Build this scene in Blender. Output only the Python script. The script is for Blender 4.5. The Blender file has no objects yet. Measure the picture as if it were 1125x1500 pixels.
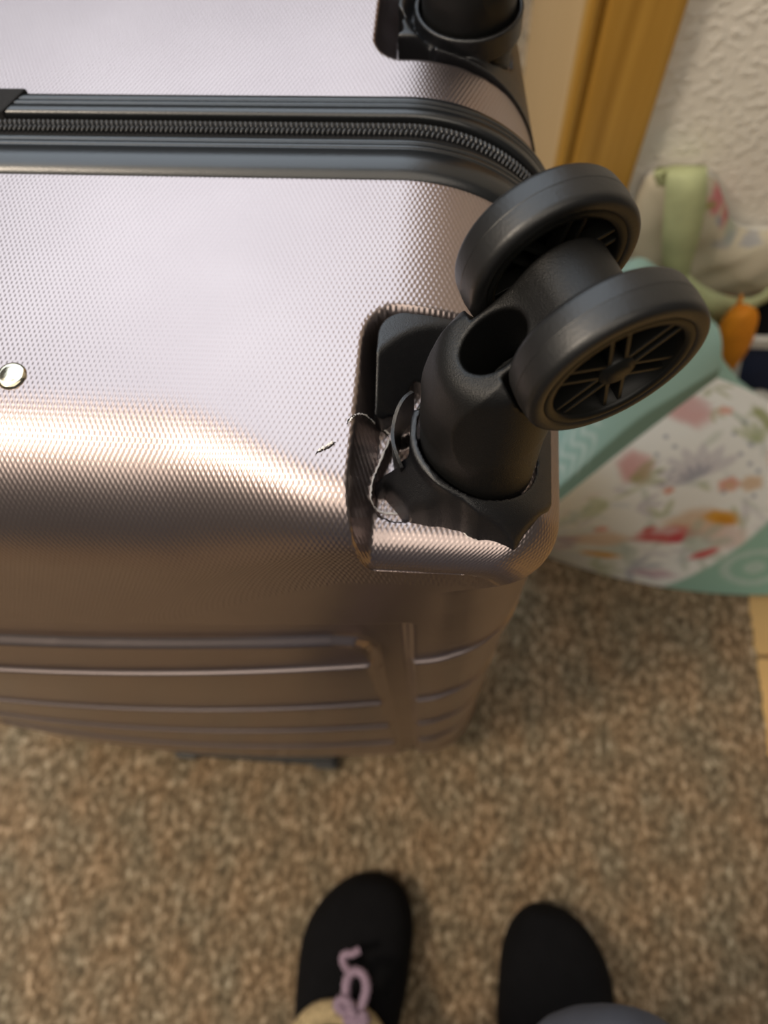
import bpy, bmesh, math, random
import numpy as np
from mathutils import Matrix, Vector
from mathutils.bvhtree import BVHTree

random.seed(7)
RNG = np.random.default_rng(7)
SC = bpy.context.scene
COL = SC.collection

# ------------------------------------------------------------------ camera
CAM_R = np.array([[0.9957434155583036, -0.05037497498605964, 0.07718427474192802],
                  [0.07574424381803886, 0.9243889358067752, -0.3738554598858377],
                  [-0.0525153301495577, 0.37811037707681544, 0.9242698106322155]])
CAM_H = 0.90
cam = bpy.data.cameras.new('camera')
cam.sensor_fit = 'AUTO'
cam.sensor_width = 36.0
cam.lens = 1100.0 / 1500.0 * 36.0
cam.clip_start = 0.01
cam.dof.use_dof = True
cam.dof.focus_distance = 0.225
cam.dof.aperture_fstop = 8.5
cam_ob = bpy.data.objects.new('camera', cam)
COL.objects.link(cam_ob)
M4 = Matrix([list(r) + [0] for r in CAM_R] + [[0, 0, 0, 1]])
cam_ob.matrix_world = Matrix.Translation((0, 0, CAM_H)) @ M4
SC.camera = cam_ob

def at(px, py, z):                      # photograph pixel -> point at height z
    d = CAM_R @ np.array([(px - 562.5) / 1100.0, -(py - 750.0) / 1100.0, -1.0])
    return np.array([0, 0, CAM_H]) + d * ((z - CAM_H) / d[2])

def atY(px, py, y):                     # photograph pixel -> point on a plane parallel to the back wall
    d = CAM_R @ np.array([(px - 562.5) / 1100.0, -(py - 750.0) / 1100.0, -1.0])
    return np.array([0, 0, CAM_H]) + d * (y / d[1])

# ------------------------------------------------------------------ light
SC.view_settings.view_transform = 'Standard'
SC.view_settings.look = 'None'
SC.view_settings.gamma = 1.0
SC.view_settings.exposure = 0.0
SC.view_settings.use_curve_mapping = False
SC.cycles.use_denoising = True
world = bpy.data.worlds.new('world')
SC.world = world
world.use_nodes = True
bg = world.node_tree.nodes['Background']
bg.inputs[0].default_value = (1.0, 0.95, 0.88, 1)
bg.inputs[1].default_value = 0.075

def area(name, loc, target, sx, sy, power, col):
    l = bpy.data.lights.new(name, 'AREA')
    l.shape = 'RECTANGLE'; l.size = sx; l.size_y = sy; l.energy = power; l.color = col
    o = bpy.data.objects.new(name, l); COL.objects.link(o)
    o.location = loc
    o.rotation_euler = (Vector(target) - Vector(loc)).to_track_quat('-Z', 'Y').to_euler()
    return o
area('window_daylight', (-0.60, 1.80, 2.45), (-0.45, 1.25, 0.0), 2.9, 2.6, 64, (0.79, 0.89, 1.0))
area('ceiling_lamp', (-0.60, -0.75, 2.40), (-0.5, -0.45, 0.0), 3.4, 2.0, 40, (1.0, 0.90, 0.77))
area('lamp_fixture', (-1.35, -0.42, 2.30), (0.1, 0.1, 0.0), 0.35, 0.35, 26, (1.0, 0.84, 0.66))

# ------------------------------------------------------------------ helpers
def link(name, me, mat=None, parent=None):
    o = bpy.data.objects.new(name, me)
    COL.objects.link(o)
    if mat is not None and me is not None and len(me.materials) == 0:
        me.materials.append(mat)
    if parent is not None:
        o.parent = parent
    return o

def mesh(name, verts, faces, mat=None, parent=None, smooth=True, uv=None, attrs=None, col=None):
    me = bpy.data.meshes.new(name)
    verts = np.asarray(verts, dtype=float)
    me.from_pydata(verts.tolist(), [], [list(map(int, f)) for f in faces])
    if uv is not None:
        lay = me.uv_layers.new(name='UVMap')
        idx = np.empty(len(me.loops), dtype=np.int32); me.loops.foreach_get('vertex_index', idx)
        lay.data.foreach_set('uv', np.asarray(uv, dtype=np.float32)[idx].ravel())
    for k, a in (attrs or {}).items():
        at_ = me.attributes.new(k, 'FLOAT', 'POINT'); at_.data.foreach_set('value', np.asarray(a, dtype=np.float32))
    if col is not None:
        ca = me.color_attributes.new('print', 'FLOAT_COLOR', 'POINT')
        c4 = np.concatenate([np.asarray(col), np.ones((len(col), 1))], axis=1).astype(np.float32)
        ca.data.foreach_set('color', c4.ravel())
    me.update()
    if smooth:
        me.polygons.foreach_set('use_smooth', [True] * len(me.polygons))
    return link(name, me, mat, parent)

def empty(name, loc=(0, 0, 0), label=None, cat=None, group=None):
    o = bpy.data.objects.new(name, None); COL.objects.link(o); o.location = loc
    o.empty_display_size = 0.02
    return tag(o, label, cat, group)

def tag(o, label=None, cat=None, group=None, kind=None):
    if label: o['label'] = label
    if cat: o['category'] = cat
    if group: o['group'] = group
    if kind: o['kind'] = kind
    return o

def grid_faces(nu, nv, cu=False, cv=False, flip=False):
    iu = np.arange(nu if cu else nu - 1); iv = np.arange(nv if cv else nv - 1)
    I, J = np.meshgrid(iu, iv, indexing='ij'); I2 = (I + 1) % nu; J2 = (J + 1) % nv
    f = np.stack([I * nv + J, I2 * nv + J, I2 * nv + J2, I * nv + J2], -1).reshape(-1, 4)
    return f[:, ::-1] if flip else f

def box_data(lo, hi, bev=0.0):
    bm = bmesh.new()
    bmesh.ops.create_cube(bm, size=1.0)
    lo = np.array(lo); hi = np.array(hi)
    for v in bm.verts:
        v.co = Vector((lo + hi) / 2 + np.array(v.co) * (hi - lo))
    if bev > 0:
        bmesh.ops.bevel(bm, geom=list(bm.edges), offset=bev, segments=2, affect='EDGES', profile=0.6)
    return bm

def bm_obj(name, bm, mat, parent=None, smooth=False):
    me = bpy.data.meshes.new(name); bm.to_mesh(me); bm.free()
    if smooth:
        me.polygons.foreach_set('use_smooth', [True] * len(me.polygons))
    return link(name, me, mat, parent)

def box(name, lo, hi, mat, parent=None, bev=0.0):
    return bm_obj(name, box_data(lo, hi, bev), mat, parent)

def lathe(prof, n=48, axis='z'):            # profile of (radius, height)
    th = np.linspace(0, 2 * np.pi, n, endpoint=False)
    p = np.asarray(prof)
    X = p[None, :, 0] * np.cos(th)[:, None]; Y = p[None, :, 0] * np.sin(th)[:, None]
    Z = np.repeat(p[None, :, 1], n, 0)
    v = np.stack([X, Y, Z], -1).reshape(-1, 3)
    if axis == 'y':
        v = v[:, [1, 2, 0]]
    return v, grid_faces(n, len(p), cu=True)

def catmull(P, n):
    P = np.asarray(P, dtype=float)
    Q = np.concatenate([[2 * P[0] - P[1]], P, [2 * P[-1] - P[-2]]])
    out = []
    for i in range(len(P) - 1):
        a, b, c, d = Q[i:i + 4]
        for t in np.linspace(0, 1, n, endpoint=False):
            out.append(0.5 * ((2 * b) + (-a + c) * t + (2 * a - 5 * b + 4 * c - d) * t * t + (-a + 3 * b - 3 * c + d) * t ** 3))
    out.append(P[-1])
    return np.array(out)

def tube(path, rad, n=8):
    path = np.asarray(path); m = len(path)
    rad = np.broadcast_to(np.asarray(rad, dtype=float), (m,))
    T = np.gradient(path, axis=0); T /= np.linalg.norm(T, axis=1)[:, None] + 1e-12
    up = np.array([0.13, 0.21, 0.97])
    vs = []
    for i in range(m):
        a = np.cross(T[i], up); a /= np.linalg.norm(a) + 1e-12
        b = np.cross(T[i], a)
        th = np.linspace(0, 2 * np.pi, n, endpoint=False)
        vs.append(path[i] + rad[i] * (np.cos(th)[:, None] * a + np.sin(th)[:, None] * b))
    v = np.concatenate(vs)
    f = [list(x) for x in grid_faces(m, n, cv=True)]
    f.append(list(range(n))[::-1]); f.append([(m - 1) * n + k for k in range(n)])
    return v, f

def merge(parts):
    vs, fs, o = [], [], 0
    for v, f in parts:
        vs.append(np.asarray(v)); fs += [[int(i) + o for i in q] for q in f]; o += len(v)
    return np.concatenate(vs), fs

def sstep(a, b, x):
    t = np.clip((x - a) / (b - a), 0, 1); return t * t * (3 - 2 * t)

def smin(a, b, k):
    h = np.clip(0.5 + 0.5 * (b - a) / k, 0, 1); return b * (1 - h) + a * h - k * h * (1 - h)

def smax(a, b, k): return -smin(-a, -b, k)

def snet(f, lo, hi, h):                     # naive surface nets over a signed field
    ax = [np.arange(lo[i], hi[i] + h, h) for i in range(3)]
    X, Y, Z = np.meshgrid(*ax, indexing='ij')
    V = f(X, Y, Z); S = V < 0
    n = V.shape
    cnt = np.zeros((n[0] - 1, n[1] - 1, n[2] - 1), dtype=np.int8)
    for i in (0, 1):
        for j in (0, 1):
            for k in (0, 1):
                cnt += S[i:n[0] - 1 + i, j:n[1] - 1 + j, k:n[2] - 1 + k]
    act = np.argwhere((cnt > 0) & (cnt < 8))
    idx = -np.ones(cnt.shape, dtype=np.int64); idx[tuple(act.T)] = np.arange(len(act))
    acc = np.zeros((len(act), 3)); num = np.zeros(len(act))
    for a in range(3):
        o1, o2 = [q for q in range(3) if q != a]
        for i in (0, 1):
            for j in (0, 1):
                p = act.copy(); p[:, o1] += i; p[:, o2] += j
                q = p.copy(); q[:, a] += 1
                va = V[tuple(p.T)]; vb = V[tuple(q.T)]
                m = (va < 0) != (vb < 0)
                t = np.where(m, va / np.where(m, va - vb, 1), 0)
                pt = p.astype(float); pt[:, a] += t
                acc[m] += pt[m]; num[m] += 1
    verts = acc / num[:, None] * h + np.array(lo)
    faces = []
    for a in range(3):
        b, c = (a + 1) % 3, (a + 2) % 3
        sl0 = [slice(None)] * 3; sl1 = [slice(None)] * 3
        sl0[a] = slice(0, n[a] - 1); sl1[a] = slice(1, n[a])
        A = S[tuple(sl0)]; B = S[tuple(sl1)]
        e = np.argwhere(A != B)
        e = e[(e[:, b] > 0) & (e[:, c] > 0) & (e[:, b] < n[b] - 1) & (e[:, c] < n[c] - 1)]
        ins = A[tuple(e.T)]
        def cell(db, dc):
            q = e.copy(); q[:, b] += db; q[:, c] += dc; return idx[tuple(q.T)]
        quad = np.stack([cell(-1, -1), cell(0, -1), cell(0, 0), cell(-1, 0)], 1)
        quad[~ins] = quad[~ins][:, ::-1]
        faces.append(quad)
    return verts, np.concatenate(faces)

def poly_sd(x, y, poly):                    # signed distance to a polygon, negative inside
    P = np.asarray(poly); d = np.full(np.shape(x), 1e9); s = np.ones(np.shape(x))
    for i in range(len(P)):
        a = P[i]; b = P[i - 1]
        e = b - a; wx = x - a[0]; wy = y - a[1]
        t = np.clip((wx * e[0] + wy * e[1]) / (e @ e), 0, 1)
        d = np.minimum(d, (wx - e[0] * t) ** 2 + (wy - e[1] * t) ** 2)
        c1 = y >= a[1]; c2 = y < b[1]; c3 = e[0] * wy > e[1] * wx
        s = np.where((c1 & c2 & c3) | (~c1 & ~c2 & ~c3), -s, s)
    return s * np.sqrt(d)

# ------------------------------------------------------------------ materials
def new_mat(name):
    m = bpy.data.materials.new(name); m.use_nodes = True
    nt = m.node_tree; b = nt.nodes['Principled BSDF']
    return m, nt, b

def N(nt, t, **kw):
    n = nt.nodes.new(t)
    for k, v in kw.items():
        if k.startswith('i_'):
            n.inputs[k[2:].replace('_', ' ')].default_value = v
        else:
            setattr(n, k, v)
    return n

def ramp(nt, src, stops):
    r = N(nt, 'ShaderNodeValToRGB'); cr = r.color_ramp
    while len(cr.elements) < len(stops): cr.elements.new(0.5)
    for e, (p, c) in zip(cr.elements, stops):
        e.position = p; e.color = tuple(c) + (1,)
    nt.links.new(src, r.inputs[0]); return r

def plain(name, col, rough=0.5, metal=0.0, var=0.12, scale=60, bump=0.0, bscale=800, bdist=0.0004, spec=0.5, sheen=0.0):
    m, nt, b = new_mat(name)
    tc = N(nt, 'ShaderNodeTexCoord')
    n1 = N(nt, 'ShaderNodeTexNoise'); n1.inputs['Scale'].default_value = scale; n1.inputs['Detail'].default_value = 4
    nt.links.new(tc.outputs['Object'], n1.inputs['Vector'])
    c = np.array(col)
    r = ramp(nt, n1.outputs['Fac'], [(0.3, c * (1 - var)), (0.7, np.minimum(c * (1 + var), 1))])
    nt.links.new(r.outputs[0], b.inputs['Base Color'])
    b.inputs['Roughness'].default_value = rough; b.inputs['Metallic'].default_value = metal
    b.inputs['Specular IOR Level'].default_value = spec
    if sheen: b.inputs['Sheen Weight'].default_value = sheen
    if bump:
        n2 = N(nt, 'ShaderNodeTexNoise'); n2.inputs['Scale'].default_value = bscale; n2.inputs['Detail'].default_value = 2
        nt.links.new(tc.outputs['Object'], n2.inputs['Vector'])
        bp = N(nt, 'ShaderNodeBump'); bp.inputs['Strength'].default_value = bump; bp.inputs['Distance'].default_value = bdist
        nt.links.new(n2.outputs['Fac'], bp.inputs['Height']); nt.links.new(bp.outputs[0], b.inputs['Normal'])
    return m

def shell_mat():
    m, nt, b = new_mat('rose_gold_shell')
    uv = N(nt, 'ShaderNodeUVMap'); sep = N(nt, 'ShaderNodeSeparateXYZ')
    nt.links.new(uv.outputs[0], sep.inputs[0])
    def mth(op, a, bb=None):
        n = N(nt, 'ShaderNodeMath', operation=op)
        for i, v in enumerate((a, bb)):
            if v is None: continue
            if isinstance(v, (int, float)): n.inputs[i].default_value = v
            else: nt.links.new(v, n.inputs[i])
        return n.outputs[0]
    ku = 2 * math.pi / 0.00184; kv = 2 * math.pi / 0.0037
    u = mth('MULTIPLY', sep.outputs[0], ku); v = mth('MULTIPLY', sep.outputs[1], kv)
    h = mth('ADD', mth('COSINE', mth('ADD', u, v)), mth('COSINE', mth('SUBTRACT', u, v)))
    att = N(nt, 'ShaderNodeAttribute', attribute_name='emboss')
    h = mth('MULTIPLY', h, att.outputs['Fac'])
    bp = N(nt, 'ShaderNodeBump'); bp.inputs['Strength'].default_value = 1.0; bp.inputs['Distance'].default_value = 0.000027
    nt.links.new(h, bp.inputs['Height']); nt.links.new(bp.outputs[0], b.inputs['Normal'])
    tc = N(nt, 'ShaderNodeTexCoord')
    n1 = N(nt, 'ShaderNodeTexNoise'); n1.inputs['Scale'].default_value = 18; n1.inputs['Detail'].default_value = 5
    nt.links.new(tc.outputs['Object'], n1.inputs['Vector'])
    r = ramp(nt, n1.outputs['Fac'], [(0.3, (0.385, 0.318, 0.306)), (0.7, (0.425, 0.353, 0.338))])
    nt.links.new(r.outputs[0], b.inputs['Base Color'])
    b.inputs['Metallic'].default_value = 0.97; b.inputs['Roughness'].default_value = 0.31
    return m

def wood_mat(name, c1, c2, rough=0.45):
    m, nt, b = new_mat(name)
    tc = N(nt, 'ShaderNodeTexCoord'); mp = N(nt, 'ShaderNodeMapping')
    mp.inputs['Scale'].default_value = (60, 60, 2.2)
    nt.links.new(tc.outputs['Object'], mp.inputs[0])
    n1 = N(nt, 'ShaderNodeTexNoise'); n1.inputs['Scale'].default_value = 1.6; n1.inputs['Detail'].default_value = 6
    nt.links.new(mp.outputs[0], n1.inputs['Vector'])
    r = ramp(nt, n1.outputs['Fac'], [(0.3, c1), (0.7, c2)])
    nt.links.new(r.outputs[0], b.inputs['Base Color']); b.inputs['Roughness'].default_value = rough
    return m

def print_mat(name, rough=0.75):
    m, nt, b = new_mat(name)
    a = N(nt, 'ShaderNodeAttribute', attribute_name='print')
    tc = N(nt, 'ShaderNodeTexCoord')
    n2 = N(nt, 'ShaderNodeTexNoise'); n2.inputs['Scale'].default_value = 1500
    nt.links.new(tc.outputs['Object'], n2.inputs['Vector'])
    bp = N(nt, 'ShaderNodeBump'); bp.inputs['Strength'].default_value = 0.3; bp.inputs['Distance'].default_value = 0.0003
    nt.links.new(n2.outputs['Fac'], bp.inputs['Height']); nt.links.new(bp.outputs[0], b.inputs['Normal'])
    nt.links.new(a.outputs['Color'], b.inputs['Base Color']); b.inputs['Roughness'].default_value = rough
    return m

def carpet_mat():
    m, nt, b = new_mat('carpet_pile')
    tc = N(nt, 'ShaderNodeTexCoord'); mp = N(nt, 'ShaderNodeMapping')
    mp.inputs['Scale'].default_value = (1.0, 0.62, 1.0)
    nt.links.new(tc.outputs['Object'], mp.inputs[0])
    n1 = N(nt, 'ShaderNodeTexNoise'); n1.inputs['Scale'].default_value = 150; n1.inputs['Detail'].default_value = 5; n1.inputs['Roughness'].default_value = 0.66
    n2 = N(nt, 'ShaderNodeTexNoise'); n2.inputs['Scale'].default_value = 24; n2.inputs['Detail'].default_value = 3
    n3 = N(nt, 'ShaderNodeTexNoise'); n3.inputs['Scale'].default_value = 420; n3.inputs['Detail'].default_value = 3
    for n in (n1, n2, n3): nt.links.new(mp.outputs[0], n.inputs['Vector'])
    r = ramp(nt, n1.outputs['Fac'], [(0.34, (0.080, 0.062, 0.040)), (0.47, (0.180, 0.137, 0.088)), (0.56, (0.265, 0.205, 0.136)), (0.68, (0.55, 0.465, 0.345))])
    r2 = ramp(nt, n2.outputs['Fac'], [(0.35, (0.90, 0.93, 0.92)), (0.65, (1.10, 0.98, 0.88))])
    mx = N(nt, 'ShaderNodeMix', data_type='RGBA', blend_type='MULTIPLY'); mx.inputs['Factor'].default_value = 1
    nt.links.new(r.outputs[0], mx.inputs['A']); nt.links.new(r2.outputs[0], mx.inputs['B'])
    nt.links.new(mx.outputs['Result'], b.inputs['Base Color'])
    b.inputs['Roughness'].default_value = 0.95; b.inputs['Specular IOR Level'].default_value = 0.1
    bp = N(nt, 'ShaderNodeBump'); bp.inputs['Strength'].default_value = 0.8; bp.inputs['Distance'].default_value = 0.002
    nt.links.new(n3.outputs['Fac'], bp.inputs['Height']); nt.links.new(bp.outputs[0], b.inputs['Normal'])
    return m

def wall_mat():
    m, nt, b = new_mat('woodchip_wall')
    tc = N(nt, 'ShaderNodeTexCoord')
    n1 = N(nt, 'ShaderNodeTexNoise'); n1.inputs['Scale'].default_value = 130; n1.inputs['Detail'].default_value = 3
    n2 = N(nt, 'ShaderNodeTexNoise'); n2.inputs['Scale'].default_value = 9
    for n in (n1, n2): nt.links.new(tc.outputs['Object'], n.inputs['Vector'])
    hr = ramp(nt, n1.outputs['Fac'], [(0.48, (0, 0, 0)), (0.72, (1, 1, 1))])
    bp = N(nt, 'ShaderNodeBump'); bp.inputs['Strength'].default_value = 0.45; bp.inputs['Distance'].default_value = 0.003
    nt.links.new(hr.outputs[0], bp.inputs['Height']); nt.links.new(bp.outputs[0], b.inputs['Normal'])
    r = ramp(nt, n2.outputs['Fac'], [(0.3, (0.82, 0.78, 0.70)), (0.7, (0.88, 0.84, 0.76))])
    nt.links.new(r.outputs[0], b.inputs['Base Color']); b.inputs['Roughness'].default_value = 0.9
    return m

M = {
    'shell': shell_mat(),
    'black': plain('black_plastic', (0.006, 0.006, 0.006), 0.42, spec=0.35, bump=0.5, bscale=2600, bdist=0.00025),
    'grain': plain('grained_black_plastic', (0.006, 0.006, 0.007), 0.33, spec=0.65, bump=0.5, bscale=3200, bdist=0.0003),
    'rubber': plain('black_rubber', (0.009, 0.009, 0.009), 0.42, spec=0.6, bump=0.15, bscale=900, var=0.3),
    'hub': plain('black_hub_plastic', (0.006, 0.006, 0.005), 0.42, spec=0.3),
    'rail': plain('black_rail', (0.009, 0.010, 0.011), 0.30, spec=0.75, bump=0.15, bscale=1800),
    'tape': plain('zipper_tape', (0.006, 0.006, 0.007), 0.95, bump=0.8, bscale=2500, sheen=0.05),
    'teeth': plain('zipper_teeth', (0.045, 0.045, 0.046), 0.22),
    'chrome': plain('brass_nickel', (0.62, 0.56, 0.42), 0.18, metal=1.0, bump=0.1, bscale=900),
    'scar': plain('stress_whitened_plastic', (0.80, 0.76, 0.73), 0.6),
    'crack': plain('crack_gap', (0.02, 0.016, 0.013), 0.8),
    'carpet': carpet_mat(),
    'wall': wall_mat(),
    'wood': wood_mat('golden_wood', (0.36, 0.185, 0.028), (0.52, 0.29, 0.055), 0.35),
    'laminate': wood_mat('pale_laminate', (0.52, 0.345, 0.155), (0.60, 0.41, 0.20), 0.5),
    'tile': plain('ochre_tile', (0.62, 0.40, 0.16), 0.4, var=0.08, scale=14),
    'grout': plain('grout', (0.22, 0.15, 0.08), 0.9),
    'felt': plain('black_felt', (0.006, 0.006, 0.007), 0.95, bump=0.5, bscale=700, spec=0.15),
    'sole': plain('black_sole', (0.014, 0.014, 0.015), 0.8),
    'fleece': plain('tan_fleece', (0.52, 0.40, 0.22), 0.95, var=0.3, scale=300, bump=1.0, bscale=600, bdist=0.002),
    'lilac': plain('lilac_cord', (0.36, 0.26, 0.34), 0.9, var=0.35, scale=500, bump=1.0, bscale=900, bdist=0.001),
    'denim': plain('grey_trousers', (0.085, 0.095, 0.125), 0.9, bump=0.5, bscale=1200),
    'mint': plain('mint_fabric', (0.30, 0.47, 0.40), 0.7, var=0.08, scale=30),
    'green': plain('pale_green_strap', (0.50, 0.55, 0.30), 0.8, var=0.12, scale=40, bump=0.3, bscale=1500),
    'print': print_mat('floral_print'),
    'navy': plain('navy_fabric', (0.012, 0.022, 0.065), 0.85),
    'white': plain('white_trim', (0.70, 0.69, 0.64), 0.8, var=0.05),
    'orange': plain('orange_fabric', (0.74, 0.26, 0.010), 0.7),
}

# ------------------------------------------------------------------ setting
fl = box('floor', (-1.6, -1.6, -0.030), (1.8, 2.6, -0.014), M['grout']); tag(fl, kind='structure')
ti = 0
tile_me = None
for i in range(4):
    for j in range(-3, 5):
        x0 = 0.36 + i * 0.334; y0 = 0.207 + (j - 1) * 0.334
        if tile_me is None:
            bm = box_data((0, 0, -0.0139), (0.330, 0.330, -0.004), 0.0015)
            o = bm_obj('tile', bm, M['tile'], fl); tile_me = o.data
        else:
            o = link('tile', tile_me, None, fl)
        o.location = (x0 + 0.002, y0 + 0.002, 0)
# carpet: real pile relief near the viewer
cx = np.arange(-0.95, 0.3785, 0.0034); cy = np.arange(-0.62, 1.75, 0.0040)
X, Y = np.meshgrid(cx, cy, indexing='ij')
X = X.copy(); X[-1, :] = 0.3785 + 0.0007 * np.sin(Y[-1, :] * 160) - (Y[-1, :] - 0.2) * 0.03
Z = RNG.normal(size=X.shape) * 0.0011
Z[-1, :] = -0.004; Z[0, :] = -0.004; Z[:, 0] = -0.004; Z[:, -1] = -0.004
Z = np.minimum(Z, 0.0015) - 0.001
v = np.stack([X, Y, Z], -1).reshape(-1, 3)
cp = mesh('carpet', v, grid_faces(len(cx), len(cy)), M['carpet'])
tag(cp, 'mottled brown and beige short pile carpet covering the floor', 'carpet')

# back wall with doorway
def wall(name, lo, hi): return tag(box(name, lo, hi, M['wall']), kind='structure')
wall('wall_back', (0.12, 0.56, -0.014), (1.8, 0.72, 2.5))
# door lining and moulded casing
lin = box('door_lining', (0.085, 0.5605, -0.003), (0.119, 1.01, 2.1), M['laminate'], bev=0.002)
tag(lin, kind='structure'); lin.name = 'trim_1'
prof = [(0.0848, 0.0), (0.0848, 0.011), (0.0865, 0.0155), (0.090, 0.017), (0.0935, 0.0155), (0.0955, 0.012), (0.0975, 0.0105), (0.0995, 0.012),
        (0.102, 0.0145), (0.108, 0.0155), (0.130, 0.0165), (0.148, 0.0165), (0.1535, 0.015), (0.155, 0.011), (0.155, 0.0)]
pv = [(x, 0.5598 - d, -0.003) for x, d in prof] + [(x, 0.5598 - d, 2.1) for x, d in prof]
n = len(prof)
pf = [[i, i + 1, n + i + 1, n + i] for i in range(n - 1)] + [[n - 1, 0, n, 2 * n - 1], list(range(n))[::-1], list(range(n, 2 * n))]
cas = mesh('trim_2', pv, pf, M['wood'], smooth=False); tag(cas, kind='structure')

# ------------------------------------------------------------------ suitcase
XC, ZC, HA, HB, RC = -0.215, 0.3505, 0.258, 0.3395, 0.065
ZT = ZC + HB
XR = XC + HA
suit = empty('suitcase', (XC, 0.22, 0.0),
             'rose gold hard shell suitcase standing upside down with a cracked wheel corner', 'suitcase')
def kid(o):
    o.parent = suit; o.matrix_parent_inverse = suit.matrix_basis.inverted(); return o
suit_mpi = Matrix.Translation((-XC, -0.22, 0))
def part(name, v, f, mat, **kw):
    o = mesh(name, v, f, mat, None, **kw); o.parent = suit; o.matrix_parent_inverse = suit_mpi; return o

def seg_samples(L, spac):                  # spac: function(position)->spacing
    out = [0.0]
    while out[-1] < L: out.append(out[-1] + spac(out[-1]))
    out = np.array(out); return out[:-1] * (L / out[-1])

YZIP = 0.2405
FY = 0.078            # front plane of the front shell
def bulge(X, Z):
    B = 0.022 * np.clip(1 - ((X + 0.245) / 0.255) ** 2, 0, 1) * sstep(0.69, 0.50, Z) + 0.012 * np.clip((0.6 - Z) / 0.6, 0, 1)
    return B * (sstep(0.0, 0.12, Z) * 0.35 + 0.65)

def rib_height(px, py):                    # height at which a sight line meets the bulged face
    for z in np.arange(0.66, 0.0, -0.0005):
        p = at(px, py, z)
        if p[1] >= FY - bulge(p[0], z) - 0.0015: return float(z)
    return 0.02

RIBS = [rib_height(588, 972), rib_height(590, 1028), rib_height(592, 1062), rib_height(592, 1086)]

def outline(fine=True):
    P, Nn = [], []
    a, b, r = HA - RC, HB - RC, RC
    # top, left to right
    L = 2 * a
    t = seg_samples(L, (lambda s: 0.0007 if (L - s) < 0.045 else (0.0016 if (L - s) < 0.22 else 0.004)) if fine else (lambda s: 0.006))
    P.append(np.stack([XC - a + t, np.full_like(t, ZT)], 1)); Nn.append(np.tile([0., 1.], (len(t), 1)))
    def arc(cx_, cz_, a0, k):
        th = a0 - np.linspace(0, np.pi / 2, k, endpoint=False)
        P.append(np.stack([cx_ + r * np.cos(th), cz_ + r * np.sin(th)], 1)); Nn.append(np.stack([np.cos(th), np.sin(th)], 1))
    arc(XC + a, ZC + b, np.pi / 2, 120 if fine else 40)
    L = 2 * b
    near = lambda z: min(abs(z - q) for q in RIBS) < 0.004
    t = seg_samples(L, (lambda s: 0.0005 if near(ZC + b - s) else 0.0018) if fine else (lambda s: 0.012))
    P.append(np.stack([np.full_like(t, XR), ZC + b - t], 1)); Nn.append(np.tile([1., 0.], (len(t), 1)))
    arc(XC + a, ZC - b, 0, 30)
    t = seg_samples(2 * a, lambda s: 0.006)
    P.append(np.stack([XC + a - t, np.full_like(t, ZC - HB)], 1)); Nn.append(np.tile([0., -1.], (len(t), 1)))
    arc(XC - a, ZC - b, -np.pi / 2, 24)
    t = seg_samples(2 * b, (lambda s: 0.0005 if near(ZC - b + s) else 0.003) if fine else (lambda s: 0.012))
    P.append(np.stack([np.full_like(t, XC - HA), ZC - b + t], 1)); Nn.append(np.tile([-1., 0.], (len(t), 1)))
    arc(XC - a, ZC + b, np.pi, 24)
    P = np.concatenate(P); Nn = np.concatenate(Nn)
    d = np.linalg.norm(np.roll(P, -1, 0) - P, axis=1)
    s = np.concatenate([[0], np.cumsum(d)[:-1]])
    return P, Nn, s, d.sum()

RECZ = 0.668
TEAR = [(-0.0189, 0.120), (-0.0203, 0.116), (-0.0221, 0.1095), (-0.0236, 0.1031), (-0.0234, 0.0969), (-0.0208, 0.0933), (-0.0151, 0.0917),
        (-0.0084, 0.0930), (-0.0018, 0.0950), (0.0, 0.105), (-0.004, 0.118), (-0.012, 0.123)]

FLARE = 0.0045
def draft(y): return 0.004 + 0.15 * np.maximum(y - 0.2565, 0)

def recess(x, y, z, x0, y0, sgn, tear=False):
    q1 = x0 - x + 0.012; q2 = sgn * (y - y0) + 0.012
    d = np.hypot(np.maximum(q1, 0), np.maximum(q2, 0)) + np.minimum(np.maximum(q1, q2), 0) - 0.012
    flo = RECZ
    if sgn > 0:
        rr = 0.011
        ty = np.clip((FY + rr - y) / rr, 0, 1); tx = np.clip((x - (XR + FLARE - rr)) / rr, 0, 1)
        flo = RECZ - 0.12 * np.clip(0.105 - y, 0, 0.03) - rr * (1 - np.sqrt(np.clip(1 - ty ** 2 - tx ** 2, 0, 1)))
    flo = flo + (ZT + 0.012 - flo) * sstep(-0.006, 0.0055, d)
    if tear:
        ds = poly_sd(x, y, TEAR)
        flo = flo - 0.0065 * sstep(0.0006, -0.0006, ds)
    zz = smin(z, flo, 0.004)
    return np.where(d < 0.009, np.where(z < RECZ - 0.02, z, np.minimum(z, zz)), z)

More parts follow.
